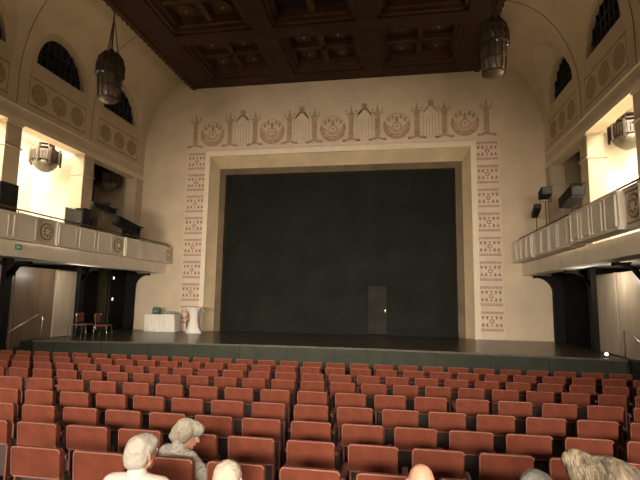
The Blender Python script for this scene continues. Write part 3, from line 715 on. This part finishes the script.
# high bar table in a stretch cover
t = thing('bar_table', (-6.06, 19.55, ZS), 'high round table in a white waisted stretch cover on the stage', 'table')
rows = []
N = 40
for (z, rb, star) in ((0.0, .33, .14), (.06, .31, .11), (.30, .24, .03), (.60, .18, .0), (.85, .20, .0), (1.0, .25, .0), (1.08, .31, .0), (1.10, .33, .0)):
    rows.append([V(((rb + star * (max(0, math.cos(2 * (2 * PI * k / N) + .6)) ** 3)) * math.cos(2 * PI * k / N), (rb + star * (max(0, math.cos(2 * (2 * PI * k / N) + .6)) ** 3)) * math.sin(2 * PI * k / N), z)) for k in range(N)])
m = MB(); vs = m.grid(rows, 0, True); m.bm.faces.new(vs[0]); m.build('stretch_cover', 'linen', t, True)
m = MB(); m.lathe([(.001, 1.135), (.33, 1.135), (.35, 1.125), (.36, 1.08), (.34, 1.06)], n=32); m.build('top_cover', 'linen', t, True)
m = MB(); m.prism([(.30, -.05, 1.13), (.43, -.10, 1.03), (.48, .02, .90), (.40, .08, .92), (.32, .10, 1.10)], (.02, .05, .015)); m.build('cloth_corner', 'linen', t, bevel=.01)
# stacked things behind the bar table
t = thing('flower_bouquet', (-6.52, 20.0, ZS + .002), 'dusky pink bunch standing between the skirted table and the high white table', 'flowers')
m = MB(); m.lathe([(.001, 0), (.09, 0), (.12, .45), (.09, .5), (.10, .55)], n=14); m.build('vase', 'frost', t, True)
m = MB()
for k in range(14):
    a = random.random() * 6.28; r_ = .11 * math.sqrt(random.random()); m.ball((r_ * math.cos(a), r_ * math.sin(a), .62 + .26 * random.random()), .05, seg=8)
m.build('bloom', mat('dusky_pink', (.42, .22, .17), .8), t, True)
# dark red chairs at the left edge of the stage
def stage_chair(loc, rz, label):
    t = thing('stage_chair', loc, label, 'chair', 'red chairs on the stage', rz)
    m = MB(); m.box(-.23, .23, -.22, .22, .44, .50); m.build('seat', 'redseat', t, bevel=.02)
    m = MB(); m.obox((0, .235, .74), (.22, .025, .17), Matrix.Rotation(-.12, 3, 'X')); m.build('backrest', 'redseat', t, bevel=.02)
    for sx in (-1, 1):
        m = MB(); m.tube([(sx * .22, -.2, .45), (sx * .23, -.27, 0)], .013, 6); m.build('leg', 'steel', t, True)
        m = MB(); m.tube([(sx * .22, .24, .90), (sx * .22, .18, .45), (sx * .23, .27, 0)], .013, 6); m.build('leg', 'steel', t, True)
    m = MB(); m.obox((.22, .24, .87), (.015, .02, .03)); m.build('back_cap', 'steel', t)
    return t
stage_chair((-8.05, 16.05, ZS), 1.75, 'dark red upholstered chair with chrome legs, right of the pair on stage left')
stage_chair((-8.98, 16.25, ZS), 1.6, 'dark chair at the far left on stage beside the red one')
t = thing('side_table', (-8.62, 15.45, ZS), 'thin-topped small dark table in front of the red stage chair', 'table')
m = MB(); m.box(-.40, .22, -.14, .14, .50, .525); m.build('table_top', 'wood', t)
for a, b in ((-.37, -.11), (.19, -.11), (-.37, .11), (.19, .11)):
    m = MB(); m.tube([(a, b, 0), (a, b, .5)], .012, 6); m.build('leg', 'black', t)
# little lamp on the right stage edge
t = thing('floor_lamp', (8.95, 15.25, ZS), 'tiny white glowing lamp on the right end of the stage floor', 'lamp')
m = MB(); m.lathe([(.05, 0), (.06, .03), (.03, .05)], n=12); m.build('base', 'black', t)
m = MB(); m.ball((0, 0, .09), .055, seg=12); m.build('bulb', 'lampwhite', t, True)

# drapes in the openings beside the stage
def drape(name, x, y0, y1, z0, z1, m_, label, n=14, amp=.06):
    rows = []
    N = n * 6
    for z in (z0, z1):
        rows.append([V((x + amp * math.sin(2 * PI * k / 6), y0 + (y1 - y0) * k / N, z)) for k in range(N + 1)])
    mb = MB(); mb.grid(rows); o = mb.build(name, m_, None, True)
    sd = o.modifiers.new('thickness', 'SOLIDIFY'); sd.thickness = .012
    return tag(o, label, 'curtain', 'drapes beside the stage')
drape('stage_drape', -9.95, 17.2, 18.2, ZS + .01, 3.5, 'drape', 'black drape left of the olive strip, left side of the stage')
drape('stage_drape', -10.16, 18.1, 19.3, ZS + .01, 3.5, 'olive', 'olive stand-in for the lit wall between black drapes left of the stage', 6)  # not a drape: coloured strip for the lit wall behind the gap
drape('stage_drape', -9.92, 19.1, 20.16, ZS + .01, 3.5, 'drape', 'black drape at the stage wall, left side behind the white table')
drape('stage_drape', 9.50, 17.65, 18.9, ZS + .01, 3.5, 'drape', 'black pleated drape by the pale door, right side of the stage', 16)
drape('stage_drape', 9.50, 18.9, 20.16, ZS + .01, 3.5, 'drape', 'black pleated drape at the stage wall, right side of the stage', 16)
for k, (z, lb) in enumerate(((3.12, 'upper'), (2.18, 'lower'))):
    t = thing('wall_lamp', (-9.80, 19.12, z), '%s of two small glowing lamps among the black drapes left of the stage' % lb, 'lamp', 'small lamps by the drapes')
    m = MB(); m.obox((-.05, 0, 0), (.05, .05, .09)); m.build('housing', 'black', t)
    m = MB(); m.obox((.01, -.01, 0), (.012, .028, .055)); m.build('bulb', 'lampwhite', t)

# ------------------------------------------------------------------ theatre seats
PITCH = .55
def make_seat():
    t = thing('theatre_seat', (0, 0, 0), 'x', 'seat')
    # back pad: rounded slab with its rear face towards the audience
    w, z0, z1, d = .213, .645, .872, .055
    m = MB(); c = .028; pts = []
    for (cx, cz, a0) in ((w - c, z1 - c, 0), (-w + c, z1 - c, PI / 2)):
        for k in range(5): a = a0 + PI / 2 * k / 4; pts.append((cx + c * math.cos(a), cz + c * math.sin(a)))
    pts += [(-w, z0 + .012), (-w + .012, z0), (w - .012, z0), (w, z0 + .012)]
    m.prism([(p[0], 0.0 + (z1 - p[1]) * .10, p[1]) for p in pts], (0, d, 0)); bk = m.build('backrest', 'velvet', t, False, .010, 2)
    m = MB(); pp = [(p[0] * 1.004, -.001 + (z1 - p[1]) * .10, p[1] + .001) for p in pts]; m.tube(pp[:] , .006, 6); m.build('piping', 'piping', bk, True)
    m = MB(); m.box(-.20, .20, .09, .20, .30, .66); m.build('seat', 'seatunder', t, bevel=.03)
    for sx in (-1, 1):
        m = MB(); m.prism([(sx * .200 - .009, .035, .84), (sx * .200 - .009, .07, .84), (sx * .200 - .009, .10, .45), (sx * .200 - .009, .10, 0), (sx * .200 - .009, .05, 0), (sx * .200 - .009, .045, .5)], (.018, 0, 0)); m.build('side_post', 'seatwood', t)
    return t, None
proto, _ = make_seat()
armm = MB(); armm.prism([(-.302, .07, .565), (-.302, .40, .585), (-.302, .44, .575), (-.302, .44, .55), (-.302, .40, .53), (-.302, .07, .52)], (.054, 0, 0)); arm = armm.build('armrest', 'seatwood', proto, bevel=.012)
sup = MB(); sup.box(-.290, -.260, .12, .34, 0, .53); sup.build('arm_support', 'seatunder', proto)

ORD = ['first', 'second', 'third', 'fourth', 'fifth', 'sixth', 'seventh', 'eighth', 'ninth', 'tenth', 'eleventh', 'twelfth', 'thirteenth', 'fourteenth', 'fifteenth', 'sixteenth', 'seventeenth', 'eighteenth', 'nineteenth', 'twentieth', 'twenty-first', 'twenty-second', 'twenty-third', 'twenty-fourth', 'twenty-fifth', 'twenty-sixth', 'twenty-seventh', 'twenty-eighth', 'twenty-ninth', 'thirtieth']
# (y of the row, x of a pad's left edge, floor level) front row first
ROWS = [(10.924, -4.424, 0), (10.151, -6.529, 0), (9.282, -5.760, 0), (8.456, -5.610, 0), (6.733, -5.844, .160), (5.900, -5.154, .160), (5.072, -4.450, .175), (4.225, -3.742, .228), (3.397, -3.042, .289)]
used = False
def put_seat(x, y, z, label, group):
    global used
    o = copy_tree(proto) if used else proto
    used = True
    o.location = (x, y, z); o['label'] = label; o['group'] = group
    return o
for r, (y, x0, z) in enumerate(ROWS):
    ph = (x0 + 2.92 + .2075)
    k0 = math.floor((-8.6 - ph) / PITCH); n = 0
    for k in range(k0, k0 + 34):
        x = ph + k * PITCH
        if x < -8.35 or x > 8.3: continue
        l = pix((x - .2, y, z + .87))[0]; rr = pix((x + .2, y, z + .87))[0]
        if rr < 2 or l > 638: continue
        n += 1
        lab = 'rust velvet theatre seat, %s from the left in the %s row from the stage' % (ORD[n - 1] if n > 1 else 'first', ORD[r] if r else 'front')
        if r == 0: lab = 'rust velvet theatre seat, %s from the left in the row nearest the stage' % ORD[n - 1]
        put_seat(x, y, z, lab, 'seats of the %s row' % (ORD[r] if r else 'front'))

# ------------------------------------------------------------------ audience
M['skin'] = mat('skin', (0.40, 0.205, 0.135), 0.55, var=0.08, scale=12)
M['skinred'] = mat('flushed_skin', (0.52, 0.22, 0.14), 0.5, var=0.1, scale=12)
M['hairwhite'] = mat('white_hair', (0.27, 0.245, 0.205), 0.75, var=0.14, scale=30, bump=0.5, bscale=60)
M['haircream'] = mat('cream_hair', (0.36, 0.30, 0.235), 0.75, var=0.08, scale=22, bump=0.4, bscale=60)
M['hairash'] = mat('ash_blond_hair', (0.235, 0.205, 0.155), 0.75, var=0.2, scale=30, bump=0.5, bscale=60)
M['hairbrown'] = mat('brown_blond_hair', (0.105, 0.082, 0.052), 0.7, var=0.75, scale=14, bump=0.5, bscale=50, stretch=(3, 1, 1))
M['hairgrey'] = mat('grey_hair', (0.24, 0.235, 0.215), 0.75, var=0.15, scale=30, bump=0.5, bscale=60)
M['eyewhite'] = mat('eye', (0.55, 0.5, 0.45), 0.2)
M['lips'] = mat('lips', (0.42, 0.16, 0.13), 0.5)
M['trousers'] = mat('dark_trousers', (0.03, 0.03, 0.04), 0.8)
M['shoes'] = mat('black_shoes', (0.012, 0.012, 0.012), 0.4)

def shirt_mat(name, base, spot, scale, kind):
    m = mat(name, base, 0.85); nt = m.node_tree; b = nt.nodes['Principled BSDF']
    tc = nt.nodes.new('ShaderNodeTexCoord')
    if kind == 'stripe':
        tx = nt.nodes.new('ShaderNodeTexWave'); tx.inputs['Scale'].default_value = scale; tx.inputs['Distortion'].default_value = 1.5; out = tx.outputs['Fac']; lo, hi = .6, .9
    else:
        tx = nt.nodes.new('ShaderNodeTexVoronoi'); tx.inputs['Scale'].default_value = scale; out = tx.outputs['Distance']; lo, hi = .30, .22
    nt.links.new(tc.outputs['Object'], tx.inputs['Vector'])
    r = nt.nodes.new('ShaderNodeMapRange'); r.inputs['From Min'].default_value = lo; r.inputs['From Max'].default_value = hi
    nt.links.new(out, r.inputs['Value'])
    mx = nt.nodes.new('ShaderNodeMix'); mx.data_type = 'RGBA'; mx.inputs['A'].default_value = base + (1,); mx.inputs['B'].default_value = spot + (1,)
    nt.links.new(r.outputs['Result'], mx.inputs['Factor']); nt.links.new(mx.outputs['Result'], b.inputs['Base Color'])
    return m

def hull(bm, balls, n=10):
    """convex hull of a few spheres, added to bm"""
    t = bmesh.new()
    for (c, r) in balls:
        rr = r if isinstance(r, (tuple, list)) else (r, r, r)
        res = bmesh.ops.create_icosphere(t, subdivisions=2, radius=1.0)
        for v in res['verts']: v.co = V(c) + V((v.co.x * rr[0], v.co.y * rr[1], v.co.z * rr[2]))
    h = bmesh.ops.convex_hull(t, input=t.verts)
    drop = [g for g in h['geom_interior'] if isinstance(g, bmesh.types.BMVert)] + [g for g in h['geom_unused'] if isinstance(g, bmesh.types.BMVert)]
    bmesh.ops.delete(t, geom=list(set(drop)), context='VERTS')
    me = bpy.data.meshes.new('tmp'); t.to_mesh(me); t.free(); bm.from_mesh(me); bpy.data.meshes.remove(me)

def fuse(bm, name, material, parent, voxel, smooth=4, noise=0.0, nscale=.05):
    me = bpy.data.meshes.new(name); bm.to_mesh(me); bm.free()
    o = bpy.data.objects.new(name, me); COL.objects.link(o)
    r = o.modifiers.new('r', 'REMESH'); r.mode = 'VOXEL'; r.voxel_size = voxel
    s = o.modifiers.new('s', 'SMOOTH'); s.iterations = smooth; s.factor = .5
    if noise:
        tx = bpy.data.textures.new(name + '_curl', 'CLOUDS'); tx.noise_scale = nscale
        d = o.modifiers.new('d', 'DISPLACE'); d.texture = tx; d.strength = noise; d.mid_level = .5
    dg = bpy.context.evaluated_depsgraph_get(); dg.update()
    nm = bpy.data.meshes.new_from_object(o.evaluated_get(dg)); nm.name = name
    o.modifiers.clear(); o.data = nm; bpy.data.meshes.remove(me)
    nm.materials.clear(); nm.materials.append(M[material] if isinstance(material, str) else material)
    for p in nm.polygons: p.use_smooth = True
    o.parent = parent; return o

def person(hip, head, yaw_, pitch_, label, hair, hairmat, shirt, skin='skin', roll_=0.0, s=1.0, trunk_yaw=0.0, group='seated audience'):
    """hip and head: world points; head = centre of the skull"""
    root = thing('person', (hip[0], hip[1], hip[2] - .52), label, 'person', group)
    H = V((0, 0, .54)); D = V(head) - V(root.location)
    HR = Matrix.Rotation(yaw_, 3, 'Z') @ Matrix.Rotation(pitch_, 3, 'X') @ Matrix.Rotation(roll_, 3, 'Y')
    TY = Matrix.Rotation(trunk_yaw, 3, 'Z')
    up = (D - H); nb = D + HR @ V((0, -.03, -.085 * s)) ; nb = nb.lerp(H, .07) ; C = H.lerp(nb, .62); W = H.lerp(nb, .3)
    hp = lambda x, y, z: D + HR @ (V((x, y, z)) * s)
    sh = [nb + TY @ V((sx * .17 * s, -.005, -.065)) for sx in (-1, 1)]
    b = bmesh.new()
    hull(b, [(H, (.165, .12, .10)), (W, (.13, .10, .07))]); hull(b, [(W, (.13, .10, .07)), (C, (.155, .11, .09))])
    hull(b, [(C, (.155, .11, .09)), (sh[0], .055), (sh[1], .055), (nb + V((0, 0, -.05)), .06)])
    hull(b, [(nb, .058 * s), (D + HR @ V((0, -.025, -.07)), .055 * s)])
    # skull, jaw, nose, brow, chin, ears
    hull(b, [(hp(0, -.015, .02), .078 * s), (hp(0, .02, .025), .072 * s)])
    hull(b, [(hp(0, -.01, .045), .07 * s), (hp(0, .055, .03), .048 * s), (hp(0, .065, -.07), .026 * s), (hp(.035, .02, -.05), .03 * s), (hp(-.035, .02, -.05), .03 * s)])
    hull(b, [(hp(0, .092, .025), .010 * s), (hp(0, .118, -.016), .012 * s), (hp(.012, .098, -.022), .009 * s), (hp(-.012, .098, -.022), .009 * s)])
    hull(b, [(hp(-.03, .088, .038), .011 * s), (hp(.03, .088, .038), .011 * s)])
    hull(b, [(hp(-.017, .089, -.05), .009 * s), (hp(.017, .089, -.05), .009 * s)])
    hull(b, [(hp(0, .082, -.085), .016 * s), (hp(0, .07, -.09), .02 * s)])
    for sx in (-1, 1):
        hull(b, [(hp(sx * .076, -.005, .015), .012 * s), (hp(sx * .084, -.022, .02), .012 * s), (hp(sx * .078, -.008, -.022), .008 * s)])
    # arms: elbows at the sides, hands on the lap
    for i, sx in enumerate((-1, 1)):
        el = H + V((sx * .205, .07, .10)); wr = H + V((sx * .11, .27, .085)); S_ = sh[i]
        hull(b, [(S_, .05), (el, .04)]); hull(b, [(el, .038), (wr, .026)])
        pm = wr + V((-sx * .03, .06, 0)); hull(b, [(wr, .025), (pm + V((.028, 0, 0)), .016), (pm + V((-.028, 0, 0)), .016)])
        for q, (off, ln) in enumerate(((-.03, .062), (-.010, .075), (.010, .070), (.030, .055))):
            f0 = pm + V((off, .01, 0)); f1 = f0 + V((-sx * .008, ln * .55, .006)); f2 = f1 + V((-sx * .004, ln * .42, -.016))
            hull(b, [(f0, .0095), (f1, .0088)]); hull(b, [(f1, .0088), (f2, .0075)])
        t0 = wr + V((-sx * .03, .015, .01)); t1 = t0 + V((-sx * .035, .03, .006)); t2 = t1 + V((-sx * .008, .03, -.008))
        hull(b, [(t0, .012), (t1, .0105)]); hull(b, [(t1, .0105), (t2, .0085)])
        # legs
        kn = V((sx * .11, .44, .51)); an = V((sx * .11, .42, .10))
        hull(b, [(H + V((sx * .09, .02, -.01)), .085), (kn, .058)]); hull(b, [(kn, .056), (an, .038)]); hull(b, [(an, .036), (an + V((0, .13, -.06)), .03)])
    body = fuse(b, 'body', skin, root, .0075, 4)
    # clothes
    b = bmesh.new()
    hull(b, [(H, (.178, .135, .10)), (W, (.148, .118, .08))]); hull(b, [(W, (.148, .118, .08)), (C, (.172, .127, .10))])
    hull(b, [(C, (.172, .127, .10)), (sh[0], .070), (sh[1], .070), (nb + V((0, 0, -.055)), .072)])
    hull(b, [(nb + V((0, 0, -.045)), .074), (nb + V((0, -.005, -.005)), .066 * s)])
    for i, sx in enumerate((-1, 1)):
        el = H + V((sx * .205, .07, .10)); hull(b, [(sh[i], .066), (el, .056)]); hull(b, [(el, .054), (el.lerp(H + V((sx * .11, .27, .085)), .75), .042)])
    sh_o = fuse(b, 'shirt', shirt, root, .011, 5, .012, .12)
    b = bmesh.new()
    hull(b, [(nb + V((0, -.01, .012)), .068 * s), (nb + V((0, -.005, -.03)), .078 * s)]); fuse(b, 'collar', shirt, sh_o, .010, 3)
    for sx in (-1, 1):
        b = bmesh.new(); kn = V((sx * .11, .44, .51)); an = V((sx * .11, .42, .13))
        hull(b, [(H + V((sx * .09, .02, -.015)), .098), (kn, .070)]); hull(b, [(kn, .068), (an, .055)]); fuse(b, 'trouser_leg', 'trousers', root, .014, 3)
        b = bmesh.new(); hull(b, [(an + V((0, -.03, -.085)), .04), (an + V((0, .15, -.10)), .032), (an + V((0, 0, -.04)), .045)]); fuse(b, 'shoe', 'shoes', root, .010, 3)
        m = MB(); m.ball(hp(sx * .032, .086, .016), .012 * s, seg=10); m.build('eye', 'eyewhite', root, True)
    m = MB(); m.tube([hp(-.022, .095, -.05), hp(0, .101, -.048), hp(.022, .095, -.05)], .0045, 6); m.build('mouth', 'lips', root, True)
    # hair
    if hair:
        b = bmesh.new()
        for grp in hair: hull(b, [(hp(*c), tuple(q * s for q in r) if isinstance(r, tuple) else r * s) for (c, r) in grp])
        fuse(b, 'hair', hairmat, root, .008, 4, .011, .05)
    return root

SHORT = [[((0, -.025, .045), (.096, .10, .092)), ((0, .03, .065), (.085, .07, .068))], [((0, -.055, -.02), (.088, .065, .075)), ((0, -.04, .03), (.094, .08, .08))]]
CROPPED = [[((0, -.022, .042), (.090, .095, .088)), ((0, .03, .062), (.078, .066, .062))], [((0, -.055, -.035), (.075, .05, .05)), ((0, -.04, .03), (.088, .08, .08))]]
FULL = [[((0, -.03, .05), (.10, .105, .10)), ((0, .05, .07), (.092, .062, .072))], [((.06, -.02, .0), (.045, .07, .06)), ((.06, .0, .05), (.05, .07, .06))], [((-.06, -.02, .0), (.045, .07, .06)), ((-.06, .0, .05), (.05, .07, .06))], [((0, -.075, -.03), (.08, .05, .06)), ((0, -.05, .03), (.095, .08, .08))]]
SWEPT = [[((0, -.06, .04), (.115, .16, .115)), ((0, .03, .07), (.10, .075, .075))], [((0, .085, .12), (.06, .04, .055)), ((0, .03, .09), (.08, .06, .06))], [((.07, -.05, -.05), (.045, .10, .08)), ((.06, -.02, .03), (.05, .08, .08))], [((-.07, -.05, -.05), (.045, .10, .08)), ((-.06, -.02, .03), (.05, .08, .08))], [((0, -.15, -.03), (.10, .07, .10)), ((0, -.1, .04), (.10, .1, .1))]]
RIM = [[((.062, -.035, -.015), (.028, .05, .035)), ((.055, -.065, -.02), (.03, .03, .035))], [((-.062, -.035, -.015), (.028, .05, .035)), ((-.055, -.065, -.02), (.03, .03, .035))], [((.05, -.068, -.025), (.03, .028, .035)), ((-.05, -.068, -.025), (.03, .028, .035))]]

# occupied seats: the cushion is folded down
def occupied(x, y, z, label):
    o = put_seat(x, y, z, label, 'occupied seats')
    for c in list(o.children):
        if c.name.split('.')[0] == 'seat': bpy.data.objects.remove(c)
    m = MB(); m.box(-.205, .205, .09, .52, .385, .455); m.build('seat', 'velvet', o, bevel=.025)
    return o
SM1 = shirt_mat('white_pink_shirt', (.46, .40, .355), (.41, .30, .265), 60, 'stripe')
SM2 = shirt_mat('pale_dotted_blouse', (.27, .245, .205), (.08, .07, .06), 38, 'dots')
SM3 = shirt_mat('white_shirt', (.70, .66, .60), (.62, .58, .52), 30, 'stripe')
SM4 = shirt_mat('navy_shirt', (.03, .04, .07), (.05, .06, .10), 30, 'stripe')
SM5 = shirt_mat('olive_cardigan', (.16, .13, .09), (.12, .10, .07), 40, 'stripe')
Y10, F10, Y11, F11 = 2.57, .30, 1.74, .40
for k, lab in ((0, 'seat of the white-haired person with the pink-striped white shirt'), (1, 'seat of the cream-haired person, one place right of the white shirt'), (3, 'seat of the bald person at the bottom centre'), (4, 'seat of the grey-haired person at the bottom right'), (5, 'seat of the flushed bald person at the right edge')):
    occupied(1.37 + PITCH * k, Y10, F10, 'rust theatre ' + lab)
occupied(3.70, Y11, F11, 'rust theatre seat of the person with swept brown-blond hair')
person((1.37, Y10 + .22, F10 + .52), (1.35, 2.78, 1.395), -.35, -.03, 'seated person seen from behind, short white hair and white pink-striped shirt', SHORT, 'hairwhite', SM1, s=.92)
person((1.92, Y10 + .22, F10 + .52), (1.862, 2.90, 1.23), .15, -.25, 'seated person with smooth cream-white hair, only the crown showing at the bottom', CROPPED, 'haircream', SM3, s=1.0)
person((3.02, Y10 + .22, F10 + .52), (3.035, 2.84, 1.325), .0, -.1, 'bald seated person, only the scalp showing at the bottom centre', RIM, 'haircream', SM4, s=1.0)
person((3.57, Y10 + .22, F10 + .52), (3.64, 2.78, 1.335), -.1, -.15, 'seated person with grey hair, just the crown at the bottom edge right of centre', SHORT, 'hairgrey', SM4)
person((4.12, Y10 + .22, F10 + .52), (4.27, 2.84, 1.40), .2, .0, 'flushed bald person cut off by the right edge of the picture', None, None, SM5, skin='skinred')
person((3.70, Y11 + .28, F11 + .52), (3.715, 2.17, 1.605), 1.15, -.05, 'seated person turned left, full swept-back brown-blond hair, bottom right corner', SWEPT, 'hairbrown', SM5, s=.90, trunk_yaw=.5)
# the person in the ninth row leans forward and looks down to the right
w2seat = min((o for o in bpy.data.objects if o.name.startswith('theatre_seat') and abs(o.location.y - 3.397) < .01), key=lambda o: abs(o.location.x - 1.14))
for c in list(w2seat.children):
    if c.name.split('.')[0] == 'seat': bpy.data.objects.remove(c)
m = MB(); m.box(-.205, .205, .09, .52, .385, .455); m.build('seat', 'velvet', w2seat, bevel=.025)
person((w2seat.location.x, 3.63, .289 + .52), (1.18, 3.76, 1.225), -1.2, -.34, 'seated person leaning and looking down to the right, ash-blond hair, dotted pale blouse', FULL, 'hairash', SM2, s=.93, trunk_yaw=-.5)
# ------------------------------------------------------------------ light
def area(name, loc, aim, size, energy, color, sy=None, spread=None):
    l = bpy.data.lights.new(name, 'AREA'); l.energy = energy; l.color = color; l.size = size
    if sy: l.shape = 'RECTANGLE'; l.size_y = sy
    if spread: l.spread = spread
    o = bpy.data.objects.new(name, l); COL.objects.link(o); o.location = loc
    o.rotation_euler = (V(aim) - V(loc)).to_track_quat('-Z', 'Y').to_euler(); return o
def point(name, loc, energy, color, r=.1):
    l = bpy.data.lights.new(name, 'POINT'); l.energy = energy; l.color = color; l.shadow_soft_size = r
    o = bpy.data.objects.new(name, l); COL.objects.link(o); o.location = loc; return o
WARM = (1.0, .82, .62)
area('rear_fill_a', (-4.5, -5.0, 3.3), (-3, 14, 1.0), 5, 430, (1.0, .86, .71), .8, math.radians(60))  # added unseen fill from the rear
area('rear_fill_b', (4.0, -5.0, 3.3), (2, 14, 1.0), 5, 430, (1.0, .86, .71), .8, math.radians(60))  # second half of the added rear fill
area('rear_seat_fill', (0.0, -1.5, 6.5), (0, 6.5, 0), 6, 60, (1.0, .80, .60), 2, math.radians(110))  # added unseen fill that brightens the seat backs
for s in (-1, 1):
    X = s * 10.9
    for y in (14.55, 10.9, 7.1):
        area('gallery_lamp', (X, y, 8.54), (X + s * .5, y, 4), 1.0, 520, (1.0, .89, .69), 2.2)
    point('undergallery_lamp', (s * 8.9, 15.3, 3.1), 40, (1.0, .90, .74), .12)
w = bpy.data.worlds.new('world'); SC.world = w; w.use_nodes = True
w.node_tree.nodes['Background'].inputs[0].default_value = (.02, .025, .05, 1); w.node_tree.nodes['Background'].inputs[1].default_value = .3
SC.view_settings.view_transform = 'Standard'; SC.view_settings.look = 'None'; SC.view_settings.gamma = 1; SC.view_settings.use_curve_mapping = False
SC.view_settings.exposure = 0.0
